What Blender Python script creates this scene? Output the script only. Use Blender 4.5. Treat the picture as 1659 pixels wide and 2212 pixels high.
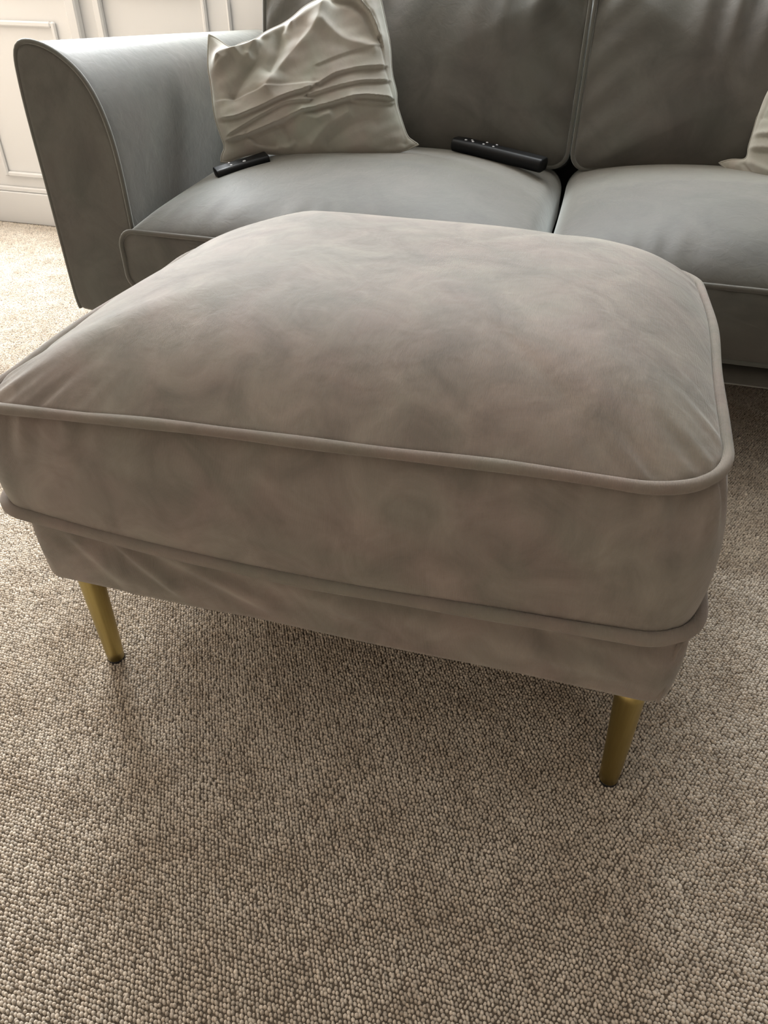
import bpy, math, random
import numpy as np
from mathutils import Vector, Matrix

for o in list(bpy.data.objects):
    bpy.data.objects.remove(o, do_unlink=True)
S = bpy.context.scene
COL = S.collection
random.seed(4)
rng = np.random.default_rng(7)

# ------------------------------------------------------------------ camera
cam_d = bpy.data.cameras.new('camera')
cam = bpy.data.objects.new('camera', cam_d)
COL.objects.link(cam)
cam_d.sensor_fit = 'VERTICAL'
cam_d.sensor_height = 36.0
cam_d.lens = 36.0 * 1623.65 / 2212.0
cam_d.clip_start = 0.02
CR = Vector((0.96443554, 0.26429285, 0.00365751))
CU = Vector((-0.16585519, 0.59433482, 0.78692959))
CF = Vector((-0.20580608, 0.75954948, -0.61703196))
cam.matrix_world = Matrix(((CR.x, CU.x, -CF.x, 0.230395), (CR.y, CU.y, -CF.y, -0.932373),
                           (CR.z, CU.z, -CF.z, 0.899412), (0, 0, 0, 1)))
S.camera = cam

# ------------------------------------------------------------------ world, lights, exposure
S.view_settings.view_transform = 'Standard'
S.view_settings.look = 'None'
S.view_settings.gamma = 1.0
S.view_settings.use_curve_mapping = False
S.view_settings.exposure = 0.0
w = bpy.data.worlds.new('sky')
S.world = w
w.use_nodes = True
w.node_tree.nodes['Background'].inputs[0].default_value = (0.75, 0.87, 1.0, 1)
w.node_tree.nodes['Background'].inputs[1].default_value = 3.0


def daylight(name, loc, rot, sx, sy, power, col):
    d = bpy.data.lights.new(name, 'AREA')
    d.shape = 'RECTANGLE'
    d.size, d.size_y, d.energy, d.color = sx, sy, power, col
    o = bpy.data.objects.new(name, d)
    o.location, o.rotation_euler = loc, rot
    COL.objects.link(o)
    return o


# daylight entering by the two windows of the back wall, left of the sofa and above it
daylight('left_window_daylight', (-1.58, 1.50, 1.53), (math.radians(-90), 0, 0), 1.06, 1.46, 172, (0.96, 0.985, 1.0))
daylight('back_window_daylight', (0.02, 1.50, 1.72), (math.radians(-90), 0, 0), 1.12, 0.94, 76, (0.95, 0.98, 1.0))

# ------------------------------------------------------------------ helpers


def tag(o, label=None, cat=None, group=None, kind=None):
    for k, v in (('label', label), ('category', cat), ('group', group), ('kind', kind)):
        if v:
            o[k] = v
    return o


def empty(name, loc=(0, 0, 0)):
    o = bpy.data.objects.new(name, None)
    o.location = loc
    o.empty_display_size = 0.05
    COL.objects.link(o)
    return o


def mesh(name, v, f, mat=None, parent=None, smooth=True):
    me = bpy.data.meshes.new(name)
    me.from_pydata([tuple(map(float, p)) for p in v], [], [tuple(map(int, q)) for q in f])
    me.update()
    o = bpy.data.objects.new(name, me)
    COL.objects.link(o)
    if mat:
        me.materials.append(mat)
    if smooth:
        me.polygons.foreach_set('use_smooth', [True] * len(me.polygons))
    if parent:
        o.parent = parent
        off = Vector((0, 0, 0))
        p = parent
        while p:
            off += p.location
            p = p.parent
        if off.length:
            me.transform(Matrix.Translation(-off))
    return o


def fix_normals(o):
    import bmesh
    bm = bmesh.new()
    bm.from_mesh(o.data)
    bmesh.ops.recalc_face_normals(bm, faces=bm.faces)
    bm.to_mesh(o.data)
    bm.free()
    return o


def rings(rs, cap0=True, cap1=True, closed=True):
    """rs: list of (N,3) arrays -> verts, faces"""
    n = len(rs[0])
    v = np.concatenate(rs)
    f = []
    m = n if closed else n - 1
    for i in range(len(rs) - 1):
        a, b = i * n, (i + 1) * n
        for j in range(m):
            k = (j + 1) % n
            f.append((a + j, a + k, b + k, b + j))
    extra = []
    if cap0:
        c = len(v) + len(extra)
        extra.append(rs[0].mean(0))
        f += [(c, (j + 1) % n, j) for j in range(n)]
    if cap1:
        c = len(v) + len(extra)
        extra.append(rs[-1].mean(0))
        a = (len(rs) - 1) * n
        f += [(c, a + j, a + (j + 1) % n) for j in range(n)]
    if extra:
        v = np.concatenate([v, np.array(extra)])
    return v, f


def outline(a, b, rc, n):
    """rounded rectangle, n points equally spaced, starting mid right edge, counterclockwise.
    returns xy (n,2), outward normals (n,2), corner weight (n,)"""
    pts = []
    rs = rc if isinstance(rc, tuple) else (rc,) * 4
    for sx, sy, t0, rc in ((1, 1, 0, rs[0]), (-1, 1, 90, rs[1]), (-1, -1, 180, rs[2]), (1, -1, 270, rs[3])):
        cx, cy = sx * (a - rc), sy * (b - rc)
        for t in np.linspace(0, 90, 17):
            q = math.radians(t0 + t)
            pts.append((cx + rc * math.cos(q), cy + rc * math.sin(q)))
    pts = np.array(pts)
    pts = np.concatenate([[[a, 0.0]], pts, [[a, 0.0]]])
    seg = np.linalg.norm(np.diff(pts, axis=0), axis=1)
    s = np.concatenate([[0], np.cumsum(seg)])
    u = np.linspace(0, s[-1], n, endpoint=False)
    xy = np.stack([np.interp(u, s, pts[:, 0]), np.interp(u, s, pts[:, 1])], 1)
    t = np.roll(xy, -1, 0) - np.roll(xy, 1, 0)
    t /= np.linalg.norm(t, axis=1)[:, None]
    nr = np.stack([t[:, 1], -t[:, 0]], 1)
    d = np.minimum.reduce([np.hypot(xy[:, 0] - sx * (a - .02), xy[:, 1] - sy * (b - .02)) for sx in (-1, 1) for sy in (-1, 1)])
    return xy, nr, d


def tube(path, r, ref, n=10, closed=True):
    P = np.array(path, float)
    if closed:
        t = np.roll(P, -1, 0) - np.roll(P, 1, 0)
    else:
        t = np.gradient(P, axis=0)
    t /= np.linalg.norm(t, axis=1)[:, None]
    ref = np.broadcast_to(np.array(ref, float), P.shape)
    n1 = ref - (ref * t).sum(1)[:, None] * t
    n1 /= np.linalg.norm(n1, axis=1)[:, None]
    n2 = np.cross(t, n1)
    rr = np.broadcast_to(np.asarray(r, float), (len(P),))
    rs = []
    for k in range(n):
        q = 2 * math.pi * k / n
        rs.append(P + rr[:, None] * (math.cos(q) * n1 + math.sin(q) * n2))
    m = len(P)
    v = np.stack(rs, 1).reshape(-1, 3)
    f = []
    for i in range(m if closed else m - 1):
        j = (i + 1) % m
        for k in range(n):
            l = (k + 1) % n
            f.append((i * n + k, i * n + l, j * n + l, j * n + k))
    if not closed:
        f.append(tuple(range(n - 1, -1, -1)))
        f.append(tuple((m - 1) * n + k for k in range(n)))
    return v, f


def merge(parts):
    V, F, o = [], [], 0
    for v, f in parts:
        V.append(np.asarray(v, float))
        F += [tuple(i + o for i in q) for q in f]
        o += len(v)
    return np.concatenate(V), F


def bevel_box(x0, x1, y0, y1, z0, z1, r=0.004):
    """box with chamfered edges (24 verts)"""
    c = np.array([(x0 + x1) / 2, (y0 + y1) / 2, (z0 + z1) / 2])
    h = np.array([(x1 - x0) / 2, (y1 - y0) / 2, (z1 - z0) / 2])
    r = min(r, h.min() * .9)
    V = []
    idx = {}
    for sx in (-1, 1):
        for sy in (-1, 1):
            for sz in (-1, 1):
                s = np.array((sx, sy, sz))
                for ax in range(3):
                    p = s * (h - r)
                    p[ax] = s[ax] * h[ax]
                    idx[(sx, sy, sz, ax)] = len(V)
                    V.append(c + p)
    F = []
    for ax in range(3):
        b, d = [(1, 2), (2, 0), (0, 1)][ax]
        for s in (-1, 1):
            q = []
            for sb, sd in ((-1, -1), (1, -1), (1, 1), (-1, 1)):
                k = [0, 0, 0]
                k[ax], k[b], k[d] = s, sb, sd
                q.append(idx[(*k, ax)])
            F.append(tuple(q if s > 0 else q[::-1]))
            # edges along ax between b and d faces
        for sb in (-1, 1):
            for sd in (-1, 1):
                def K(sa, face):
                    k = [0, 0, 0]
                    k[ax], k[b], k[d] = sa, sb, sd
                    return idx[(*k, face)]
                q = [K(-1, b), K(1, b), K(1, d), K(-1, d)]
                F.append(tuple(q if sb * sd < 0 else q[::-1]))
    for sx in (-1, 1):
        for sy in (-1, 1):
            for sz in (-1, 1):
                q = [idx[(sx, sy, sz, a)] for a in range(3)]
                F.append(tuple(q if sx * sy * sz > 0 else q[::-1]))
    return np.array(V), F


def wob(x, y, z, k, seed):
    """smooth pseudo noise, about -1..1"""
    r = np.random.default_rng(seed)
    o = 0
    for i in range(6):
        d = r.normal(size=3)
        d /= np.linalg.norm(d)
        fq = k * (0.6 + 0.9 * r.random())
        o = o + np.sin((x * d[0] + y * d[1] + z * d[2]) * fq + r.random() * 6.28)
    return o / 3.0


# ------------------------------------------------------------------ materials


def new_mat(name):
    m = bpy.data.materials.new(name)
    m.use_nodes = True
    nt = m.node_tree
    return m, nt, nt.nodes, nt.links, nt.nodes['Principled BSDF']


def plain(name, col, rough=0.5, metal=0.0, noise=0.0, scale=20, bump=0.0, spec=0.5):
    m, nt, N, L, P = new_mat(name)
    P.inputs['Roughness'].default_value = rough
    P.inputs['Specular IOR Level'].default_value = spec
    P.inputs['Metallic'].default_value = metal
    tc = N.new('ShaderNodeTexCoord')
    nz = N.new('ShaderNodeTexNoise')
    nz.inputs['Scale'].default_value = scale
    nz.inputs['Detail'].default_value = 4
    L.new(tc.outputs['Object'], nz.inputs['Vector'])
    mx = N.new('ShaderNodeMix')
    mx.data_type = 'RGBA'
    mx.inputs[6].default_value = (*[c * (1 - noise) for c in col], 1)
    mx.inputs[7].default_value = (*[min(1, c * (1 + noise)) for c in col], 1)
    L.new(nz.outputs['Fac'], mx.inputs[0])
    L.new(mx.outputs[2], P.inputs['Base Color'])
    if bump:
        b = N.new('ShaderNodeBump')
        b.inputs['Strength'].default_value = 1
        b.inputs['Distance'].default_value = bump
        L.new(nz.outputs['Fac'], b.inputs['Height'])
        L.new(b.outputs['Normal'], P.inputs['Normal'])
    return m


def velvet(name, col, var=0.22, scale=6.0, ribs=True, sheen=0.7, crease=0.0012, tint=(0.93, 0.98, 0.95), hue=1.0, rough=0.75, spec=0.15):
    m, nt, N, L, P = new_mat(name)
    P.inputs['Roughness'].default_value = rough
    P.inputs['Diffuse Roughness'].default_value = 1.0
    P.inputs['Specular IOR Level'].default_value = spec
    P.inputs['Sheen Weight'].default_value = sheen
    P.inputs['Sheen Roughness'].default_value = 0.38
    P.inputs['Sheen Tint'].default_value = (*tint, 1)
    tc = N.new('ShaderNodeTexCoord')

    def noise(sc, det, dist, rough=0.55):
        n = N.new('ShaderNodeTexNoise')
        n.inputs['Scale'].default_value = sc
        n.inputs['Detail'].default_value = det
        n.inputs['Distortion'].default_value = dist
        n.inputs['Roughness'].default_value = rough
        L.new(tc.outputs['Object'], n.inputs['Vector'])
        return n
    n1 = noise(scale, 6, 0.9, 0.62)
    n2 = noise(scale * 0.8, 3, 0.4)
    rp = N.new('ShaderNodeMapRange')
    rp.inputs[1].default_value, rp.inputs[2].default_value = 0.32, 0.68
    L.new(n1.outputs['Fac'], rp.inputs[0])
    a = N.new('ShaderNodeMix')
    a.data_type = 'RGBA'
    a.inputs[6].default_value = (*[c * (1 - var) for c in col], 1)
    a.inputs[7].default_value = (*[c * (1 + var) for c in col], 1)
    L.new(rp.outputs[0], a.inputs[0])
    h = N.new('ShaderNodeMix')
    h.data_type = 'RGBA'
    h.blend_type = 'MULTIPLY'
    h.inputs[0].default_value = 1
    g = N.new('ShaderNodeMix')
    g.data_type = 'RGBA'
    g.inputs[6].default_value = (1 + .045 * hue, 1 - .012 * hue, 1 - .02 * hue, 1)
    g.inputs[7].default_value = (1 - .045 * hue, 1 + .012 * hue, 1 - .03 * hue, 1)
    rp2 = N.new('ShaderNodeMapRange')
    rp2.inputs[1].default_value, rp2.inputs[2].default_value = 0.35, 0.65
    L.new(n2.outputs['Fac'], rp2.inputs[0])
    L.new(rp2.outputs[0], g.inputs[0])
    L.new(a.outputs[2], h.inputs[6])
    L.new(g.outputs[2], h.inputs[7])
    L.new(h.outputs[2], P.inputs['Base Color'])
    # crushed pile relief and woven ribs
    n3 = noise(40, 5, 0.7, 0.6)
    b1 = N.new('ShaderNodeBump')
    b1.inputs['Strength'].default_value = 0.5
    b1.inputs['Distance'].default_value = crease * 2
    L.new(n3.outputs['Fac'], b1.inputs['Height'])
    last = b1
    if ribs:
        wv = N.new('ShaderNodeTexWave')
        wv.wave_type = 'BANDS'
        wv.bands_direction = 'X'
        wv.inputs['Scale'].default_value = 2 * math.pi / (20 * 0.0013)
        wv.inputs['Distortion'].default_value = 0.6
        wv.inputs['Detail'].default_value = 1
        L.new(tc.outputs['Object'], wv.inputs['Vector'])
        b2 = N.new('ShaderNodeBump')
        b2.inputs['Strength'].default_value = 0.55
        b2.inputs['Distance'].default_value = 0.00032
        L.new(wv.outputs['Fac'], b2.inputs['Height'])
        L.new(b1.outputs['Normal'], b2.inputs['Normal'])
        last = b2
    L.new(last.outputs['Normal'], P.inputs['Normal'])
    return m


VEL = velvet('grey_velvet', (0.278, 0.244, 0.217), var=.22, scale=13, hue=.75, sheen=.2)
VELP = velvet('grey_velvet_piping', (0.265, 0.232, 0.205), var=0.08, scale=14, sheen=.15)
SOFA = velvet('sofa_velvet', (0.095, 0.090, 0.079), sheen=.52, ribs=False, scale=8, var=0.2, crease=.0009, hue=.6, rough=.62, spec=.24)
SOFAP = velvet('sofa_velvet_piping', (0.115, 0.112, 0.10), sheen=.6, ribs=False, var=0.06, scale=10)
PIL = velvet('throw_pillow_velvet', (0.33, 0.318, 0.282), ribs=False, scale=12, var=0.1, crease=0.0006, sheen=0.5)
WHITE = plain('white_paint', (0.64, 0.645, 0.645), 0.45, noise=0.02, scale=3)
WALLP = plain('wall_paint', (0.52, 0.43, 0.345), 0.9, noise=0.03, scale=4)
LOW_BOUNCE = plain('low_bounce_wall', (0.06, 0.055, 0.05), 0.9, noise=0.03, scale=4)  # invented dark tone for the unseen right wall, cuts bounced light
CEIL = plain('ceiling_paint', (0.60, 0.57, 0.53), 0.95, noise=0.02, scale=3)
BLACK = plain('black_plastic', (0.006, 0.0065, 0.007), 0.4, noise=0.1, scale=60, spec=0.15)
BUTTON = plain('grey_button_rubber', (0.35, 0.36, 0.37), 0.4, noise=0.1, scale=80)
GAP_SHADE = plain('gap_shade_black', (0.015, 0.014, 0.013), 0.95, noise=0.1, scale=40, spec=0.1)  # near-black colour paints in the shade of the gap below the seats
PAD = plain('dark_foot_pad', (0.012, 0.011, 0.012), 0.6, noise=0.2, scale=80)


def brass():
    m, nt, N, L, P = new_mat('brushed_brass')
    P.inputs['Metallic'].default_value = 1.0
    P.inputs['Roughness'].default_value = 0.42
    tc = N.new('ShaderNodeTexCoord')
    mp = N.new('ShaderNodeMapping')
    mp.inputs['Scale'].default_value = (300, 300, 12)
    nz = N.new('ShaderNodeTexNoise')
    nz.inputs['Scale'].default_value = 1.0
    L.new(tc.outputs['Object'], mp.inputs['Vector'])
    L.new(mp.outputs['Vector'], nz.inputs['Vector'])
    mx = N.new('ShaderNodeMix')
    mx.data_type = 'RGBA'
    mx.inputs[6].default_value = (0.31, 0.24, 0.085, 1)
    mx.inputs[7].default_value = (0.42, 0.33, 0.13, 1)
    L.new(nz.outputs['Fac'], mx.inputs[0])
    L.new(mx.outputs[2], P.inputs['Base Color'])
    return m


BRASS = brass()


def carpet(name, col, dark=1.0):
    m, nt, N, L, P = new_mat(name)
    P.inputs['Roughness'].default_value = 0.95
    P.inputs['Specular IOR Level'].default_value = 0.05
    P.inputs['Sheen Weight'].default_value = 0.25
    ge = N.new('ShaderNodeNewGeometry')
    at = N.new('ShaderNodeAttribute')
    at.attribute_name = 'tone'
    nz = N.new('ShaderNodeTexNoise')
    nz.inputs['Scale'].default_value = 14
    nz.inputs['Detail'].default_value = 5
    nz.inputs['Roughness'].default_value = 0.65
    L.new(ge.outputs['Position'], nz.inputs['Vector'])
    rp = N.new('ShaderNodeMapRange')
    rp.inputs[1].default_value, rp.inputs[2].default_value = 0.3, 0.7
    L.new(nz.outputs['Fac'], rp.inputs[0])
    a = N.new('ShaderNodeMix')
    a.data_type = 'RGBA'
    a.inputs[6].default_value = (col[0] * .80, col[1] * .75, col[2] * .70, 1)
    a.inputs[7].default_value = (col[0] * 1.1, col[1] * 1.1, col[2] * 1.1, 1)
    L.new(rp.outputs[0], a.inputs[0])
    t = N.new('ShaderNodeMapRange')
    t.inputs[3].default_value, t.inputs[4].default_value = 0.72, 1.28
    L.new(at.outputs['Fac'], t.inputs[0])
    mu = N.new('ShaderNodeVectorMath')
    mu.operation = 'SCALE'
    L.new(a.outputs[2], mu.inputs[0])
    L.new(t.outputs[0], mu.inputs['Scale'])
    L.new(mu.outputs[0], P.inputs['Base Color'])
    return m


CARPET = carpet('loop_carpet', (0.585, 0.532, 0.46))
BACKING = plain('carpet_backing', (0.13, 0.105, 0.08), 1.0, noise=0.2, scale=60)

# ------------------------------------------------------------------ room shell
RX0, RX1, RY0, RY1, RH = -2.22, 2.0, -2.7, 1.53, 2.45
W1 = (-2.15, -1.01, 0.76, 2.30)     # window left of the sofa: x0, x1, z0, z1
W2 = (-0.58, 0.62, 1.21, 2.23)      # window above the sofa


def room_box(name, b, mat, parent=None):
    o = mesh(name, *bevel_box(*b, r=0.002), mat, parent, smooth=False)
    if not parent:
        tag(o, kind='structure')
    return o


floor = room_box('floor', (RX0 - .1, RX1 + .1, RY0 - .1, RY1 + .1, -0.08, 0.0), BACKING)
room_box('ceiling', (RX0 - .1, RX1 + .1, RY0 - .1, RY1 + .1, RH, RH + .1), CEIL)
room_box('wall_right', (RX1, RX1 + .12, RY0, RY1, 0, RH), LOW_BOUNCE)  # out of view, darkened to hold back fill from the right
room_box('wall_front', (RX0 - .12, RX1 + .12, RY0 - .12, RY0, 0, RH), WALLP)


def wall_with_holes(name, holes, mat):
    y0, y1 = RY1, RY1 + .12
    P, x = [], RX0 - .12
    for a0, a1, z0, z1 in holes:
        P += [bevel_box(x, a0, y0, y1, 0, RH, r=.0005), bevel_box(a0, a1, y0, y1, 0, z0, r=.0005), bevel_box(a0, a1, y0, y1, z1, RH, r=.0005)]
        x = a1
    P.append(bevel_box(x, RX1 + .12, y0, y1, 0, RH, r=.0005))
    return tag(mesh(name, *merge(P), mat, smooth=False), kind='structure')


wall_back = wall_with_holes('wall_back', (W1, W2), WHITE)
wall_left = room_box('wall_left', (RX0 - .12, RX0, RY0, RY1, 0, RH), WALLP)


def glass_mat():
    m, nt, N, L, P = new_mat('window_glass')
    P.inputs['Base Color'].default_value = (0.95, 0.98, 1, 1)
    P.inputs['Roughness'].default_value = 0.02
    P.inputs['Transmission Weight'].default_value = 1.0
    P.inputs['IOR'].default_value = 1.45
    return m


GLASS = glass_mat()


def window(name, axis, hole, t, nmull):
    a0, a1, z0, z1 = hole

    def bx(u0, u1, t0, t1, v0, v1):
        return (u0, u1, t0, t1, v0, v1) if axis == 'x' else (t0, t1, u0, u1, v0, v1)
    root = tag(empty(name, ((a0 + a1) / 2, t, z0) if axis == 'x' else (t, (a0 + a1) / 2, z0)), kind='structure')
    fw = .05
    d0, d1 = t - .035, t + .035
    fr = [bevel_box(*bx(a0, a0 + fw, d0, d1, z0, z1)), bevel_box(*bx(a1 - fw, a1, d0, d1, z0, z1)),
          bevel_box(*bx(a0 + fw, a1 - fw, d0, d1, z0, z0 + fw)), bevel_box(*bx(a0 + fw, a1 - fw, d0, d1, z1 - fw, z1))]
    mesh('frame', *merge(fr), WHITE, root, smooth=False)
    xs = np.linspace(a0 + fw, a1 - fw, nmull + 2)
    for i in range(1, nmull + 1):
        mesh('mullion', *bevel_box(*bx(xs[i] - .018, xs[i] + .018, d0, d1, z0 + fw, z1 - fw)), WHITE, root, smooth=False)
    for i in range(nmull + 1):
        p0 = xs[i] + (.018 if i else 0)
        p1 = xs[i + 1] - (.018 if i < nmull else 0)
        mesh('pane', *bevel_box(*bx(p0, p1, t - .003, t + .003, z0 + fw, z1 - fw), r=.0005), GLASS, root, smooth=False)
    s = -1 if axis == 'x' else 1
    e0, e1 = sorted((t - s * .035, t + s * .085)) if axis != 'x' else (t - .085, t - .035)
    mesh('sill', *bevel_box(*bx(a0 - .03, a1 + .03, e0, e1, z0 - .03, z0), r=.006), WHITE, root, smooth=False)
    return root


window('window_1', 'x', W1, RY1 + .07, 1)
window('window_2', 'x', W2, RY1 + .07, 1)

# skirting boards
def skirting(name, b):
    return room_box(name, b, WHITE)


bb = tag(empty('baseboard_back', (0, RY1, 0)), kind='structure')
mesh('board', *bevel_box(RX0, RX1, RY1 - .018, RY1, 0, .112, r=.002), WHITE, bb, smooth=False)
mesh('capping', *bevel_box(RX0, RX1, RY1 - .011, RY1, .112, .130, r=.004), WHITE, bb, smooth=False)
room_box('baseboard_left', (RX0, RX0 + .018, RY0, RY1 - .02, 0, .125), WHITE)
room_box('baseboard_right', (RX1 - .018, RX1, RY0, RY1 - .02, 0, .125), WHITE)

# wall panelling behind the sofa: moulded frames and upright strips


def moulding(x0, x1, z0, z1, wdt, d):
    P = [bevel_box(x0, x0 + wdt, RY1 - d, RY1, z0, z1, r=.004), bevel_box(x1 - wdt, x1, RY1 - d, RY1, z0, z1, r=.004),
         bevel_box(x0 + wdt, x1 - wdt, RY1 - d, RY1, z0, z0 + wdt, r=.004), bevel_box(x0 + wdt, x1 - wdt, RY1 - d, RY1, z1 - wdt, z1, r=.004)]
    return merge(P)


mesh('panel_moulding', *moulding(-1.875, -1.525, .166, .648, .016, .012), WHITE, wall_back, smooth=False)
mesh('panel_moulding', *moulding(-2.19, -1.99, .166, .648, .016, .012), WHITE, wall_back, smooth=False)
for x0, x1, d in ((-1.462, -1.424, .030), (-1.368, -1.342, .022), (-1.008, -.992, .012), (-.926, -.914, .012)):
    mesh('upright_strip', *bevel_box(x0, x1, RY1 - d, RY1, .131, .725, r=.005), WHITE, wall_back, smooth=False)

# ------------------------------------------------------------------ carpet pile: loops in staggered rows
PN, PD = 76, 0.0047


def carpet_patch():
    jj, ii = np.meshgrid(np.arange(PN), np.arange(PN), indexing='ij')
    cx = (ii + 0.5 * (jj % 2)).ravel() * PD
    cy = jj.ravel() * PD
    n = len(cx)
    cx = cx + rng.normal(0, .00050, n)
    cy = cy + rng.normal(0, .00050, n)
    h = .0042 + rng.normal(0, .0008, n)
    sx = .00215 * (1 + rng.normal(0, .14, n))
    sy = .00250 * (1 + rng.normal(0, .18, n))
    rot = rng.normal(0.7, .30, n)
    tone = np.clip(.5 + rng.normal(0, .21, n), 0, 1)
    k = 6
    q = np.arange(k) * 2 * math.pi / k
    V = np.zeros((n, 2 * k + 1, 3))
    for r_i, (rad, zz) in enumerate(((1.0, 0.0), (.80, .72))):
        lx = np.cos(q)[None] * rad * sx[:, None]
        ly = np.sin(q)[None] * rad * sy[:, None]
        c, s = np.cos(rot)[:, None], np.sin(rot)[:, None]
        V[:, r_i * k:(r_i + 1) * k, 0] = cx[:, None] + c * lx - s * ly
        V[:, r_i * k:(r_i + 1) * k, 1] = cy[:, None] + s * lx + c * ly
        V[:, r_i * k:(r_i + 1) * k, 2] = h[:, None] * zz
    V[:, 2 * k] = np.stack([cx, cy, h], 1)
    base = []
    for j in range(k):
        l = (j + 1) % k
        base.append((j, l, k + l, k + j))
    tri = [(k + j, k + (j + 1) % k, 2 * k) for j in range(k)]
    off = np.arange(n) * (2 * k + 1)
    quads = (np.array(base)[None] + off[:, None, None]).reshape(-1, 4)
    tris = (np.array(tri)[None] + off[:, None, None]).reshape(-1, 3)
    me = bpy.data.meshes.new('carpet_pile')
    me.from_pydata(V.reshape(-1, 3).tolist(), [], quads.tolist() + tris.tolist())
    at = me.attributes.new('tone', 'FLOAT', 'POINT')
    at.data.foreach_set('value', np.repeat(tone, 2 * k + 1).astype(np.float32))
    me.polygons.foreach_set('use_smooth', [True] * len(me.polygons))
    me.materials.append(CARPET)
    return me


pile = bpy.data.objects.new('carpet_pile', carpet_patch())
COL.objects.link(pile)
pile.parent = floor
tag(pile, kind='stuff')
ng = bpy.data.node_groups.new('lay_carpet', 'GeometryNodeTree')
ng.interface.new_socket('Geometry', in_out='INPUT', socket_type='NodeSocketGeometry')
ng.interface.new_socket('Geometry', in_out='OUTPUT', socket_type='NodeSocketGeometry')
gi, go = ng.nodes.new('NodeGroupInput'), ng.nodes.new('NodeGroupOutput')
gr = ng.nodes.new('GeometryNodeMeshGrid')
PS = PN * PD
CX0, CX1, CY0, CY1 = -2.17, 1.45, -1.35, 1.506
nx, ny = int((CX1 - CX0) / PS), int((CY1 - CY0) / PS)
CY0 = CY1 - ny * PS
gr.inputs['Size X'].default_value = (nx - 1) * PS
gr.inputs['Size Y'].default_value = (ny - 1) * PS
gr.inputs['Vertices X'].default_value = nx
gr.inputs['Vertices Y'].default_value = ny
tr = ng.nodes.new('GeometryNodeTransform')
tr.inputs['Translation'].default_value = (CX0 + (nx - 1) * PS / 2, CY0 + (ny - 1) * PS / 2, 0.0)
ip = ng.nodes.new('GeometryNodeInstanceOnPoints')
ng.links.new(gr.outputs['Mesh'], tr.inputs['Geometry'])
ng.links.new(tr.outputs['Geometry'], ip.inputs['Points'])
ng.links.new(gi.outputs[0], ip.inputs['Instance'])
ng.links.new(ip.outputs['Instances'], go.inputs[0])
md = pile.modifiers.new('lay', 'NODES')
md.node_group = ng

# ------------------------------------------------------------------ footstool
stool = tag(empty('footstool', (0, 0, 0)),
            'large square taupe velvet footstool on brass legs, in front of the sofa', 'footstool')


def pucker(d, s, freq, amp, reach, seed):
    """gathers that radiate from the corners; d distance to corner, s running length"""
    r = np.random.default_rng(seed)
    ph = r.random(4) * 6
    wv = np.sin(s * freq + ph[0]) + .6 * np.sin(s * freq * 1.7 + ph[1]) + .5 * np.sin(s * freq * .61 + ph[2])
    return amp * wv * np.exp(-(d / reach) ** 2)


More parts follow.
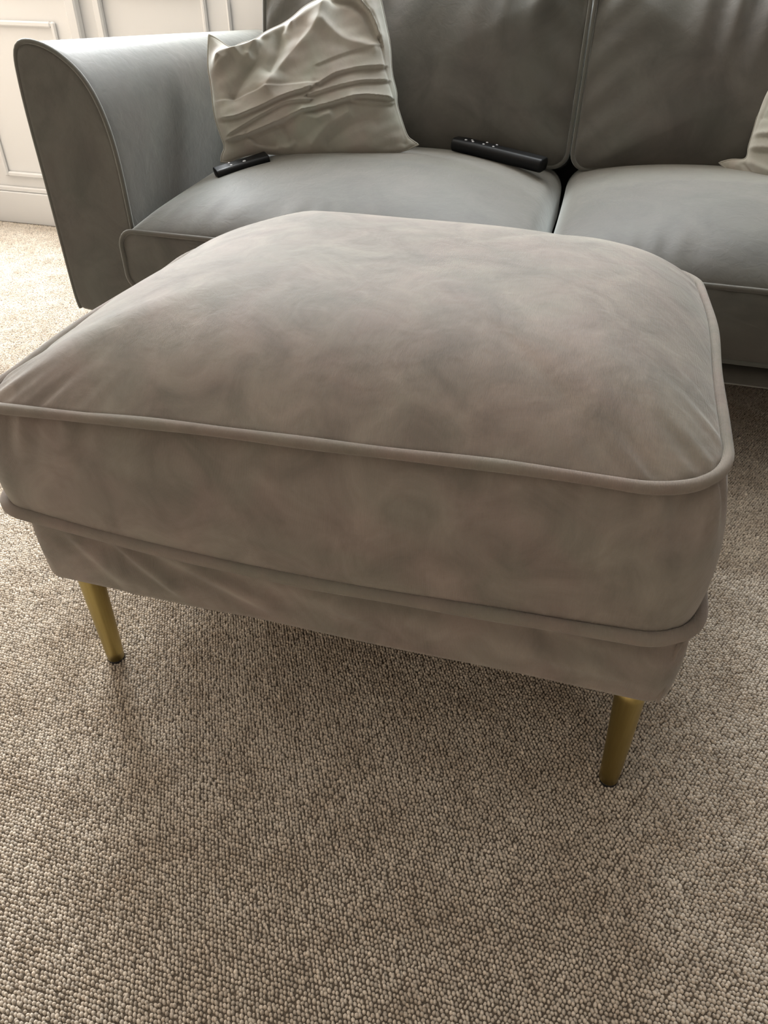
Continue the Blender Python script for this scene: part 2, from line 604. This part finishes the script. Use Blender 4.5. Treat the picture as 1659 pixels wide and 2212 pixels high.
def stool_cushion(a, b, zt, zb, crown):
    n = 520
    xy, nr, dc = outline(a, b, (.085, .150, .040, .088), n)
    xl, nl, _ = outline(a + .020, b + .003, (.06, .06, .038, .062), n)
    ph = 2 * math.pi * np.arange(n) / n
    L = np.concatenate([[0], np.cumsum(np.linalg.norm(np.diff(xy, axis=0), axis=1))])
    # middle-of-edge weight: 1 in the middle of an edge, 0 at the corners
    mid = np.clip(1 - np.maximum(np.abs(xy[:, 0]) / a * (np.abs(nr[:, 1]) > .7), np.abs(xy[:, 1]) / b * (np.abs(nr[:, 0]) >= .7)) ** 2.0, 0, 1)
    rim = xy + nr * (.004 * mid + .0018 * np.sin(ph * 8) * np.clip((np.abs(nr[:, 0]) - .3) / .6, 0, 1))[:, None]
    lef = np.clip(-nr[:, 0], 0, 1)
    rim = rim + nr * (-.028 * mid * lef)[:, None]
    zrim = zt - .010 * lef * np.clip(.3 + xy[:, 1] / b, 0, 1) + .010 * mid - .002 + .0015 * np.sin(ph * 6 + 1)
    frw = np.clip(-nr[:, 1], 0, 1)
    zrim = zrim + frw * np.interp(xy[:, 0], [-.42, -.25, 0, .2, .42], [-.020, -.019, -.008, 0, .005]) - .016 * lef * (1 - frw)
    low = xl + nl * (.008 * mid)[:, None]
    zlow = zb + .008 * np.clip(-xl[:, 0] / a, 0, 1) - .009 * mid + .002 * np.sin(ph * 4)
    R = []
    # top, centre to rim
    for r in np.concatenate([np.linspace(.02, .8, 40), np.linspace(.81, .985, 26)]):
        p = rim * r
        c = (1 - r ** (4.0 + 2.0 * np.clip(nr[:, 0], 0, 1))) * (1 - .22 * np.exp(-(dc / .13) ** 2) * r ** 4)
        z = zrim * (r ** 2) + (zt + .004) * (1 - r ** 2) + crown * c
        z = z + .0016 * wob(p[:, 0], p[:, 1], z, 16, 3) * (1 - r ** 8)
        z = z + pucker(dc, L, 150, .0021, .10, 5) * math.exp(-((1 - r) / .10) ** 2) * (1 - math.exp(-((1 - r) / .012) ** 2))
        R.append(np.column_stack([p, z]))
    R.append(np.column_stack([rim * .997, zrim - .002]))
    # side band
    for t in np.linspace(.02, .98, 26):
        bul = math.sin(math.pi * t) ** .7
        q = rim * (1 - t) + low * t
        dsp = .016 * bul + .002 * wob(q[:, 0], q[:, 1], 0 * L + t * .2, 14, 9)
        dsp = dsp + pucker(dc, L, 120, .0036, .14, 6) * math.exp(-((t - .1) / .22) ** 2)
        q = q + nr * (dsp - .005)[:, None]
        z = zrim * (1 - t) + zlow * t
        R.append(np.column_stack([q, z]))
    for r, dz in ((.985, -.001), (.95, -.001), (.8, -.001), (.3, 0)):
        R.append(np.column_stack([low * r, zlow * 0 + zb - .012 * 0 + dz - .004]))
    v, f = rings(R)
    o = fix_normals(mesh('cushion', v, f, VEL, stool))
    for k, (q, z, off) in enumerate(((rim, zrim, .002), (low, zlow, .002))):
        rad = (.0062, .0078)[k] + .0004 * np.sin(ph * 15)
        v, f = tube(np.column_stack([q + nr * off, z]), rad, (0, 0, 1), 10)
        mesh('piping', v, f, VELP, o)
    for c in (o, *o.children):
        c.data.transform(Matrix.Translation((-.0135, SCY, 0)))
    return o


SCY = -.033
stool_cushion(.402, .303, .4915, .3135, .077)


def stool_base(a, b, z0, z1):
    n = 480
    xy, nr, dc = outline(a, b, .028, n)
    L = np.concatenate([[0], np.cumsum(np.linalg.norm(np.diff(xy, axis=0), axis=1))])
    front = np.clip((-nr[:, 1] - .6) / .4, 0, 1)
    # slanting drag lines pulled from the upper edge: (x top, z top, x low, z low, height, width)
    drag = [(-.285, .302, -.20, .225, .0050, .012), (-.235, .302, -.08, .232, .0055, .015), (-.335, .285, -.28, .222, .003, .012),
            (-.16, .300, .06, .245, .0030, .016), (.40, .262, .27, .285, .0045, .016), (.39, .235, .25, .250, .0040, .016),
            (.28, .245, .02, .268, .0030, .018)]
    R = []
    prof = [(0, .55), (0, .9), (0, .975), (.0010, .990), (.004, .998), (.010, 1.0)]
    H = z1 - z0
    for t in np.linspace(0.10, .92, 34):
        prof.append((t * H, 1.0))
    prof += [(H - .004, .996), (H, .985), (H, .9), (H, .5)]
    for dz, r in prof:
        inset = 0 if r > .97 else None
        if r >= .97:
            p = xy - nr * ((1 - r) * .5)
        else:
            p = xy * r
        z = np.full(n, z0 + dz)
        if r > .99:
            add = .0025 * math.sin(math.pi * min(1, max(0, dz / H)))
            add = add + .0018 * wob(p[:, 0], p[:, 1], z, 22, 12)
            for x0, q0, x1, q1, hh, ww in drag:
                dx, dq = x1 - x0, q1 - q0
                ln = math.hypot(dx, dq)
                u = ((p[:, 0] - x0) * dx + (z - q0) * dq) / ln ** 2
                dd = ((p[:, 0] - x0) * dq - (z - q0) * dx) / ln
                fade = np.exp(-np.clip(np.abs(u - .45) - .45, 0, 9) ** 2 / .03)
                add = add + front * fade * hh * (np.exp(-(dd / ww) ** 2) - .8 * np.exp(-((dd - ww * 1.5) / ww) ** 2))
            p = p + nr * np.asarray(add)[:, None]
        R.append(np.column_stack([p, z]))
    v, f = rings(R)
    o = fix_normals(mesh('base', v, f, VEL, stool))
    for sx in (1,):
        zz = np.linspace(z0 + .006, z1 - .004, 14)
        q = math.radians(-56)
        x = sx * (a - .028 + .0295 * math.cos(q))
        P = np.column_stack([np.full(14, x) + .001 * np.sin(zz * 90), np.full(14, -b + .028 + .0295 * math.sin(q) - .001), zz])
        v, f = tube(P, .0030, (0, 1, 0), 6, closed=False)
        mesh('corner_seam', v, f, VEL, o)
    for c in (o, *o.children):
        c.data.transform(Matrix.Translation((-.006, SCY, 0)))
    return o


stool_base(.409, .295, .194, .305)


def leg(parent, top, bot, z0, z1, r0, r1, sides=24):
    """tapered leg leaning from bot (x,y) to top (x,y), with a dark pad under it"""
    R = []
    for t in np.linspace(0, 1, 12):
        z = z0 + .004 + (z1 - z0 - .004) * t
        e = t ** 1.25
        c = np.array(bot) * (1 - e) + np.array(top) * e
        rr = r0 + (r1 - r0) * t ** .9
        q = np.arange(sides) * 2 * math.pi / sides
        R.append(np.column_stack([c[0] + rr * np.cos(q), c[1] + rr * np.sin(q), np.full(sides, z)]))
    rim0 = R[0].copy()
    v, f = rings(R)
    o = fix_normals(mesh('leg', v, f, BRASS, parent))
    q = np.arange(sides) * 2 * math.pi / sides
    P = [np.column_stack([bot[0] + k * r0 * np.cos(q), bot[1] + k * r0 * np.sin(q), np.full(sides, z)])
         for k, z in ((.9, z0), (1.03, z0 + .001), (1.03, z0 + .004), (.95, z0 + .006))]
    fix_normals(mesh('foot_pad', *rings(P), PAD, o))
    return o


for sx in (-1, 1):
    for y in (-.292, .225):
        if sx < 0:
            leg(stool, (-.371, y), (-.371, y), .0015, .1950, .0125, .0178)
        else:
            leg(stool, (.364, y - .012), (.371, y - .012), .0015, .1950, .0125, .0183)

# ------------------------------------------------------------------ sofa
sofa = tag(empty('sofa', (0.13, 0.9, 0)),
           'wide grey velvet sofa with piped arms and cushions, behind the footstool', 'sofa')
SY0, SY1 = 0.488, 1.455
ARM = [(-.890, .195), (-.8925, .260), (-.8925, .470), (-.8950, .600), (-.8920, .680), (-.8860, .706), (-.8750, .718), (-.8560, .722), (-.8300, .718),
       (-.8060, .709), (-.7830, .695), (-.7610, .676), (-.7460, .656), (-.7330, .630), (-.7230, .598), (-.7160, .562), (-.7120, .520), (-.7105, .476), (-.7100, .400),
       (-.7100, .195), (-.720, .186), (-.880, .186)]


def smooth_poly(P, n):
    P = np.array(P + [P[0]], float)
    for _ in range(2):
        Q = []
        for i in range(len(P) - 1):
            Q += [P[i] * .75 + P[i + 1] * .25, P[i] * .25 + P[i + 1] * .75]
        Q.append(Q[0])
        P = np.array(Q)
    s = np.concatenate([[0], np.cumsum(np.linalg.norm(np.diff(P, axis=0), axis=1))])
    u = np.linspace(0, s[-1], n, endpoint=False)
    return np.stack([np.interp(u, s, P[:, 0]), np.interp(u, s, P[:, 1])], 1)


def sofa_arm(flip):
    prof = smooth_poly(ARM, 150)
    cen = np.array([-.80, .45])
    mx = 0.266 if flip else None      # the sofa's middle plane is x = 0.133

    def place(p2, y):
        t = (y - SY0) / (SY1 - SY0)
        x, z = p2[:, 0].copy(), p2[:, 1].copy()
        up = np.clip((z - .40) / .32, 0, 1)
        z = z - .066 * t * up
        x = x + .050 * t * up * up
        if flip:
            x = mx - x
        return np.column_stack([x, np.full(len(x), y), z])
    R = []
    for k, dy in ((.3, .002), (.7, .0015), (.9, .001), (.965, 0), (.985, .002), (1.0, .008)):
        R.append(place(cen + (prof - cen) * k, SY0 + dy))
    for y in np.linspace(SY0 + .03, SY1, 26):
        p = place(prof, y)
        p[:, 0] += .0007 * wob(p[:, 0], p[:, 1], p[:, 2], 9, 21) * (np.abs(p[:, 0] - .133) < .9)
        R.append(p)
    v, f = rings(R)
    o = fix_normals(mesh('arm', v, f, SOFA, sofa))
    q = prof[(prof[:, 1] > .19)]
    k = int(np.argmax(np.linalg.norm(np.diff(q, axis=0), axis=1)))
    q = np.concatenate([q[k + 1:], q[:k + 1]])
    P = place(cen + (q - cen) * 1.003, SY0 + .003)
    mesh('piping', *tube(P, .0048, (0, 1, 0), 8, closed=False), SOFAP, o)
    return o


sofa_arm(False)
sofa_arm(True)
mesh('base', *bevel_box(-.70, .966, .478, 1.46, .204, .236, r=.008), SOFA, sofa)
mesh('deck', *bevel_box(-.695, .961, .560, 1.40, .234, .285, r=.012), GAP_SHADE, sofa)  # recessed deck, coloured black to imitate shade under the seat cushions
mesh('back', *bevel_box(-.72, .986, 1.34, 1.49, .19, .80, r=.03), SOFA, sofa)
for x in (-.84, 1.106):
    for y in (.56, 1.40):
        leg(sofa, (x, y), (x, y), .0015, .195, .0125, .02, 16)


def seat_cushion(x0, x1, seed, ZT):
    Y0, Y1, ZB = .452, 1.12, .274
    n = 260
    yc = np.concatenate([np.linspace(0, .05, 8), np.linspace(.06, .6, 40), np.linspace(.62, 1, 14)])
    cx, hx = (x0 + x1) / 2, (x1 - x0) / 2
    hz = (ZT - ZB) / 2
    R = []
    ring0 = None
    for i, t in enumerate(yc):
        y = Y0 + (Y1 - Y0) * t
        fr = math.exp(-t / .035)
        sc = hx + .010 * math.exp(-t / .05) - .004 * math.sin(math.pi * min(1, t))
        xy, nr, dc = outline(sc, hz, .032, n)
        u = np.clip(np.abs(xy[:, 0]) / sc, 0, 1)
        top = np.clip(xy[:, 1] / hz, 0, 1)
        g = (1 - math.exp(-t / .16)) ** .8 * (1 - .35 * max(0, t - .55) / .45)
        cr = .078 * g * (1 - u ** 2.6) ** .8 + .012 * g
        z = ZB + hz + xy[:, 1] + cr * top - .006 * (1 - u ** 2) * (1 - top) * (xy[:, 1] < 0)
        x = cx + xy[:, 0]
        # wrinkles falling over the front edge
        wr = .0016 * np.sin(x * 95 + 3 * np.sin(x * 21 + seed)) * math.exp(-((t - .10) / .05) ** 2) * np.exp(-((x - (cx - .18)) / .22) ** 2)
        z = z + wr * top + .0022 * wob(x, 0 * x + y, z, 11, seed) * top
        R.append(np.column_stack([x, np.full(n, y), z]))
        if ring0 is None:
            ring0 = R[0].copy()
    face = []
    c0 = ring0.mean(0)
    for k in (.15, .4, .6, .75, .87, .95, .985):
        p = c0 + (ring0 - c0) * k
        p[:, 1] -= .016 * (1 - k ** 2) ** .7
        p[:, 1] += .0018 * np.sin(p[:, 0] * 70 + 2 * np.sin(p[:, 0] * 25)) * k * (p[:, 2] > .34)
        face.append(p)
    v, f = rings(face + R)
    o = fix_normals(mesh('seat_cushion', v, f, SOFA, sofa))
    P = ring0.copy()
    P[:, 1] -= .001
    P = c0 + (P - c0) * np.array([1.002, 1, 1.02])
    mesh('piping', *tube(P, .0052, (0, 1, 0), 8), SOFAP, o)
    return o


seat_cushion(-.706, .137, 31, .394)
seat_cushion(.147, .974, 37, .400)


def back_cushion(x0, x1, seed):
    n = 300
    cx, hx, hh, th = (x0 + x1) / 2, (x1 - x0) / 2, .187, .15
    tilt = math.radians(13)
    org = np.array([cx, 1.075, .432])

    def place(lx, lh, ld):   # lx across, lh up from the bottom edge, ld towards the room
        y = org[1] + lh * math.sin(tilt) - ld * math.cos(tilt)
        z = org[2] + lh * math.cos(tilt) + ld * math.sin(tilt)
        return np.column_stack([org[0] + lx, y, z])
    xy, nr, dc = outline(hx, hh, .035, n)
    L = np.concatenate([[0], np.cumsum(np.linalg.norm(np.diff(xy, axis=0), axis=1))])
    bow = .012 * (1 - (xy[:, 0] / hx) ** 2) * np.sign(xy[:, 1]) * (np.abs(nr[:, 1]) > .7)
    rim = xy.copy()
    rim[:, 1] += bow * (xy[:, 1] > 0)
    R = []
    for r in np.concatenate([np.linspace(.03, .78, 26), np.linspace(.8, .985, 20)]):
        p = rim * r
        d = .062 * (1 - r ** 2.3) ** .75 * (1 - .25 * p[:, 1] / hh)
        ge = np.exp(-((hh - p[:, 1]) / .105) ** 2) * min(1, (1 - r) / .02)
        fold = np.sin(p[:, 0] * 62 + 2.4 * np.sin(p[:, 0] * 17 + seed) + (hh - p[:, 1]) * 9)
        d = d + .0125 * ge * fold * (.6 + .4 * np.sin(p[:, 0] * 13 + seed))
        sd = np.exp(-((hx - np.abs(p[:, 0])) / .10) ** 2) * min(1, (1 - r) / .03)
        d = d + .0022 * sd * np.sin((p[:, 1] + p[:, 0] * np.sign(p[:, 0]) * .8) * 75 + seed)
        d = d + .003 * wob(p[:, 0], p[:, 1], 0 * d, 13, seed) * (1 - r ** 6)
        R.append(place(p[:, 0], p[:, 1] + hh, d))
    R.append(place(rim[:, 0], rim[:, 1] + hh, np.full(n, -.004)))
    for t in np.linspace(.05, .95, 12):
        q = rim + nr * (.010 * math.sin(math.pi * t) - .004)
        R.append(place(q[:, 0], q[:, 1] + hh, np.full(n, -.004 - th * t)))
    for r in (.97, .8, .4):
        R.append(place(rim[:, 0] * r, rim[:, 1] * r + hh, np.full(n, -th - .004 - .02 * (1 - r))))
    v, f = rings(R)
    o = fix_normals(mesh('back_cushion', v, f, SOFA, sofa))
    for dd in (0.0, -th - .004):
        P = place(rim[:, 0] + nr[:, 0] * .002, rim[:, 1] + nr[:, 1] * .002 + hh, np.full(n, dd))
        mesh('piping', *tube(P, .0048, (0, math.cos(tilt), -math.sin(tilt)), 8), SOFAP, o)
    return o


back_cushion(-.643, .139, 3)
back_cushion(.154, .93, 8)

# ------------------------------------------------------------------ throw pillows
OUT_L = [(0.0, 0.012), (0.004, 0.026), (0.015, 0.04), (0.011, 0.06), (0.002, 0.109), (0.008, 0.165), (0.007, 0.202), (0.014, 0.238), (0.022, 0.269)]
OUT_T = [(0.022, 0.269), (0.037, 0.261), (0.065, 0.236), (0.088, 0.246), (0.124, 0.25), (0.144, 0.263), (0.199, 0.278), (0.243, 0.307), (0.291, 0.321), (0.328, 0.325), (0.382, 0.335), (0.406, 0.343)]
OUT_R = [(0.464, -0.0), (0.452, 0.009), (0.439, 0.019), (0.429, 0.063), (0.423, 0.09), (0.427, 0.114), (0.419, 0.154), (0.424, 0.21), (0.419, 0.257), (0.413, 0.312), (0.406, 0.343)]
OUT_B = [(0.0, 0.012), (0.02, 0.010), (0.043, 0.018), (0.088, 0.022), (0.131, 0.014), (0.237, -0.004), (0.346, -0.011), (0.424, -0.012), (0.464, -0.0)]
FOLDS = [
    ('r', 0.018, 0.013, [(0.284, 0.31), (0.231, 0.293), (0.205, 0.27), (0.187, 0.249)]),
    ('r', 0.026, 0.018, [(0.284, 0.31), (0.254, 0.253), (0.194, 0.203), (0.152, 0.168), (0.125, 0.141)]),
    ('r', -0.032, 0.017, [(0.19, 0.268), (0.174, 0.237), (0.165, 0.206), (0.142, 0.175)]),
    ('r', 0.02, 0.012, [(0.201, 0.268), (0.158, 0.266), (0.133, 0.251), (0.121, 0.242), (0.101, 0.212)]),
    ('r', 0.016, 0.01, [(0.068, 0.228), (0.086, 0.207), (0.109, 0.198), (0.122, 0.21), (0.123, 0.232)]),
    ('s', 0.02, 0.022, [(0.293, 0.316), (0.356, 0.301), (0.381, 0.27), (0.394, 0.227)]),
    ('g', 0.0045, 0.0026, [(0.358, 0.317), (0.366, 0.291), (0.392, 0.263), (0.397, 0.217), (0.401, 0.167), (0.412, 0.099), (0.432, 0.018)]),
    ('s', 0.003, 0.01, [(0.249, 0.175), (0.322, 0.195), (0.395, 0.207)]),
    ('s', 0.01, 0.014, [(0.243, 0.136), (0.279, 0.152), (0.329, 0.161), (0.397, 0.164)]),
    ('u', 0.003, 0.01, [(0.006, 0.133), (0.053, 0.128), (0.129, 0.14), (0.239, 0.136)]),
    ('s', 0.013, 0.012, [(0.007, 0.099), (0.046, 0.092), (0.104, 0.103), (0.166, 0.12), (0.219, 0.128)]),
    ('s', 0.009, 0.01, [(0.033, 0.063), (0.101, 0.086), (0.164, 0.107), (0.216, 0.105)]),
    ('s', 0.016, 0.013, [(0.028, 0.053), (0.058, 0.054), (0.127, 0.067), (0.19, 0.087), (0.22, 0.088), (0.271, 0.096), (0.329, 0.107), (0.404, 0.098)]),
    ('s', 0.009, 0.011, [(0.217, 0.115), (0.24, 0.119), (0.275, 0.126), (0.333, 0.134), (0.405, 0.135)]),
    ('s', 0.008, 0.01, [(0.313, 0.099), (0.357, 0.091), (0.41, 0.089)]),
    ('r', 0.015, 0.009, [(0.069, 0.052), (0.083, 0.03), (0.111, 0.017), (0.16, 0.019), (0.173, 0.028)]),
    ('r', -0.014, 0.008, [(0.069, 0.056), (0.092, 0.036), (0.128, 0.029)]),
    ('r', 0.016, 0.012, [(0.197, 0.08), (0.225, 0.067), (0.256, 0.074)]),
    ('r', -0.018, 0.018, [(0.156, 0.064), (0.173, 0.028)]),
    ('r', -0.008, 0.006, [(0.429, -0.01), (0.436, 0.014)]),
    ('r', 0.014, 0.01, [(0.03, 0.218), (0.019, 0.197), (0.042, 0.208), (0.071, 0.227)]),
    ('r', -0.024, 0.016, [(0.128, 0.242), (0.118, 0.204), (0.077, 0.162), (0.054, 0.134)]),
    ('r', 0.026, 0.016, [(0.012, 0.205), (0.035, 0.222), (0.062, 0.228), (0.100, 0.232), (0.124, 0.240)]),
    ('r', 0.012, 0.014, [(0.21, 0.02), (0.25, 0.055), (0.30, 0.075)]),
    ('r', -0.010, 0.014, [(0.25, 0.02), (0.30, 0.05), (0.36, 0.06)]),
    ('r', 0.010, 0.012, [(0.27, 0.26), (0.31, 0.22), (0.38, 0.20)]),
    ('r', -0.014, 0.020, [(0.235, 0.25), (0.20, 0.21), (0.17, 0.17)]),
]


def resample(P, n):
    P = np.array(P, float)
    s = np.concatenate([[0], np.cumsum(np.linalg.norm(np.diff(P, axis=0), axis=1))])
    u = np.linspace(0, s[-1], n)
    return np.stack([np.interp(u, s, P[:, 0]), np.interp(u, s, P[:, 1])], 1)


def rounded(P, k=3):
    """corner cutting that keeps the two end points"""
    P = np.array(P, float)
    for _ in range(k):
        Q = [P[0]]
        for a, b in zip(P[:-1], P[1:]):
            Q += [a * .75 + b * .25, a * .25 + b * .75]
        Q.append(P[-1])
        P = np.array(Q)
    return P


def soften(P, k=2):
    for _ in range(k):
        P = np.concatenate([P[:1], (P[:-2] + 2 * P[1:-1] + P[2:]) / 4, P[-1:]])
    return P


def fold_height(xy, folds):
    h = np.zeros(len(xy))
    for kind, amp, wid, pts in folds:
        P = soften(resample(pts, 24), 3)
        best = np.full(len(xy), 1e9)
        sd = np.zeros(len(xy))
        for a, b in zip(P[:-1], P[1:]):
            e = b - a
            l2 = (e @ e) + 1e-12
            u = np.clip(((xy - a) @ e) / l2, 0, 1)
            d = xy - (a + u[:, None] * e)
            dist = np.hypot(d[:, 0], d[:, 1])
            sg = np.sign(e[0] * (xy[:, 1] - a[1]) - e[1] * (xy[:, 0] - a[0]))
            k = dist < best
            best[k] = dist[k]
            sd[k] = sg[k] * dist[k]
        s = sd
        endf = 1.0
        t0, t1 = P[1] - P[0], P[-1] - P[-2]
        t0, t1 = t0 / np.linalg.norm(t0), t1 / np.linalg.norm(t1)
        out = np.maximum(np.maximum(-((xy - P[0]) @ t0), (xy - P[-1]) @ t1), 0) * (best > 0)
        endf = np.exp(-(out / (wid * 1.2)) ** 2)
        if kind == 'r':
            h += amp * (.5 * np.exp(-(best / wid) ** 2) + .5 * np.exp(-np.sqrt(best ** 2 + 4e-6) / (.75 * wid))) * endf
        elif kind == 'g':
            h -= amp * np.exp(-(best / wid) ** 2) * endf
        else:
            up = s if kind == 's' else -s      # raised cloth above ('s') or below ('u') the line
            lift = np.where(up > 0, np.exp(-np.clip(up, 0, 9) / (wid * 1.6)), np.exp(-(np.clip(-up, 0, 9) / .0022) ** 2))
            dip = -.45 * np.exp(-((up + wid * .45) / (wid * .45)) ** 2) * (up < 0)
            h += amp * (lift + dip) * np.exp(-(np.clip(best - wid * 4, 0, 9) / wid) ** 2) * endf
    return h


def throw_pillow(name, org, e1, e2, nn, L, T, R, B, folds, thick, n, label, group, mat):
    """closed pillow: a four-sided outline in its own plane, inflated front and back, cloth folds raised on the front"""
    l, r_, t, b = (soften(resample(rounded(q), n), 2) for q in (L, R, T, B))
    u = np.linspace(0, 1, n)
    U, V = np.meshgrid(u, u, indexing='xy')        # V rows: bottom -> top
    u3, v3 = U[..., None], V[..., None]
    ruled = (1 - u3) * l[:, None] + u3 * r_[:, None] + (1 - v3) * b[None] + v3 * t[None]
    bil = ((1 - u3) * (1 - v3) * l[0] + u3 * (1 - v3) * r_[0] + (1 - u3) * v3 * l[-1] + u3 * v3 * r_[-1])
    xy = (ruled - bil).reshape(-1, 2)
    U, V = U.ravel(), V.ravel()
    infl = (np.clip(4 * U * (1 - U), 0, 1) ** .55) * (np.clip(4 * V * (1 - V), 0, 1) ** .55)
    edge = np.clip(np.minimum.reduce([U, 1 - U, V, 1 - V]) / .07, 0, 1)
    edge = edge * edge * (3 - 2 * edge)
    h = fold_height(xy, folds) + .0022 * wob(xy[:, 0], xy[:, 1], 0 * U, 48, 2) + .0012 * wob(xy[:, 0], xy[:, 1] * 1.6, 0 * U, 120, 5)
    front = thick * .62 * infl + h * edge
    back = -thick * .38 * infl

    def to3(d):
        return org + xy[:, :1] * e1 + xy[:, 1:] * e2 + d[:, None] * nn
    v = np.concatenate([to3(front), to3(back)])
    f = []
    m = n * n
    for i in range(n - 1):
        for j in range(n - 1):
            a = i * n + j
            f.append((a, a + 1, a + n + 1, a + n))
            f.append((m + a, m + a + n, m + a + n + 1, m + a + 1))
    loop = list(range(n)) + [i * n + n - 1 for i in range(1, n)] + [(n - 1) * n + j for j in range(n - 2, -1, -1)] + [i * n for i in range(n - 2, 0, -1)]
    for a, b_ in zip(loop, loop[1:] + loop[:1]):
        f.append((a, m + a, m + b_, b_))
    root = tag(empty(name, tuple(org)), label, 'pillow', group)
    o = fix_normals(mesh('cover', v, f, mat, root))
    # sewn edge
    P = to3(np.zeros(len(U)))[loop]
    mesh('edge_seam', *tube(P, .0022, nn, 6), mat, root)
    return root


throw_pillow('throw_pillow', np.array([-.6206, .7620, .4525]), np.array([0.90026763, 0.42949577, 0.07107443]),
             np.array([-0.22110729, 0.31047275, 0.92450973]), np.array([0.37500635, -0.84802126, 0.37447321]),
             OUT_L, OUT_T, OUT_R, OUT_B, FOLDS, .10, 190,
             'crumpled beige velvet throw pillow with pleated bands, leaning in the left corner of the sofa',
             'throw pillows on the sofa', PIL)
P2L = [(-.06, .016), (-.035, .028), (-.006, .030), (-.003, .040), (-.010, .056), (-.012, .080), (-.020, .135), (-.018, .18), (.004, .26), (.02, .34), (.03, .41)]
P2T = [(.03, .41), (.10, .385), (.22, .375), (.34, .385), (.43, .41)]
P2R = [(.44, .0), (.425, .06), (.415, .2), (.42, .33), (.43, .41)]
P2B = [(-.06, .016), (-.029, .004), (.026, -.010), (.069, -.013), (.20, -.012), (.34, -.01), (.44, .0)]
F2 = [('s', .010, .012, [(-.02, .050), (.03, .055), (.12, .060), (.3, .07)]),
      ('r', .010, .008, [(-.01, .040), (.03, .022), (.08, .015)]),
      ('r', -.010, .005, [(.000, .022), (.03, .005), (.05, .0)]),
      ('s', .008, .010, [(-.01, .078), (.06, .085), (.2, .10)]),
      ('g', .003, .0025, [(-.02, .115), (.02, .112), (.10, .11)]),
      ('g', .003, .0025, [(-.004, .06), (.004, .14), (.012, .20), (.03, .33)]),
      ('r', .010, .012, [(.05, .14), (.10, .24), (.2, .33)]),
      ('r', .008, .012, [(.2, .12), (.25, .22), (.3, .33)])]
throw_pillow('throw_pillow', np.array([.5303, 1.0011, .458]), np.array([.85303366, -.52185589, 0.0]),
             np.array([.17848523, .2917547, .93969262]), np.array([-.49038413, -.80158944, .34202014]),
             P2L, P2T, P2R, P2B, F2, .10, 110,
             'beige throw pillow at the right edge, its folded corner on the right seat cushion',
             'throw pillows on the sofa', PIL)

# ------------------------------------------------------------------ remote controls


def remote(org, d, length, width, thick, tilt, label, buttons):
    d = np.array(d, float)
    d /= np.linalg.norm(d)
    up = np.array([0, 0, 1.0])
    sd = np.cross(up, d)
    sd /= np.linalg.norm(sd)
    up = np.cross(d, sd)
    c, s = math.cos(tilt), math.sin(tilt)
    sd, up = c * sd + s * up, -s * sd + c * up
    org = np.array(org, float)
    root = tag(empty('remote_control', tuple(org)), label, 'remote control', 'remote controls on the sofa')
    n = 40
    R = []
    xy, nr, dc = outline(width / 2, thick / 2, thick * .42, n)
    for t in (0, .006, .02, .25, .5, .75, .98, .994, 1):
        k = {0: .86, .006: .95, .994: .95, 1: .86}.get(t, 1.0)
        kw = k * (1 - .10 * math.sin(math.pi * t))
        P = org + d * (t - .5) * length + np.outer(xy[:, 0] * kw, sd) + np.outer(xy[:, 1] * k + thick / 2, up)
        R.append(P)
    o = fix_normals(mesh('body', *rings(R), BLACK, root))
    for (u, w_, rad) in buttons:
        q = np.arange(12) * 2 * math.pi / 12
        B = []
        for k, hgt in ((1, -.0006), (1, .0008), (.7, .0015)):
            B.append(org + d * (u - .5) * length + sd * w_ * width + up * (thick + hgt) + np.outer(np.cos(q) * rad * k, d) + np.outer(np.sin(q) * rad * k, sd))
        fix_normals(mesh('button', *rings(B), BUTTON, root))
    return root


remote((-.018, 1.008, .452), (.215, -.062, -.020), .235, .050, .030, 0.0,
       'long black remote control lying in the crease between the left seat and back cushions',
       [(.14, -.2, .0035), (.19, .0, .003), (.22, -.2, .0035), (.34, .2, .003), (.34, -.2, .003), (.45, .2, .003), (.45, -.2, .003)])
remote((-.559, .742, .4560), (.080, .066, .019), .125, .042, .020, .06,
       'short black remote control against the crumpled throw pillow, near the left arm of the sofa',
       [(.3, -.2, .003), (.3, .2, .003), (.55, -.2, .004)])
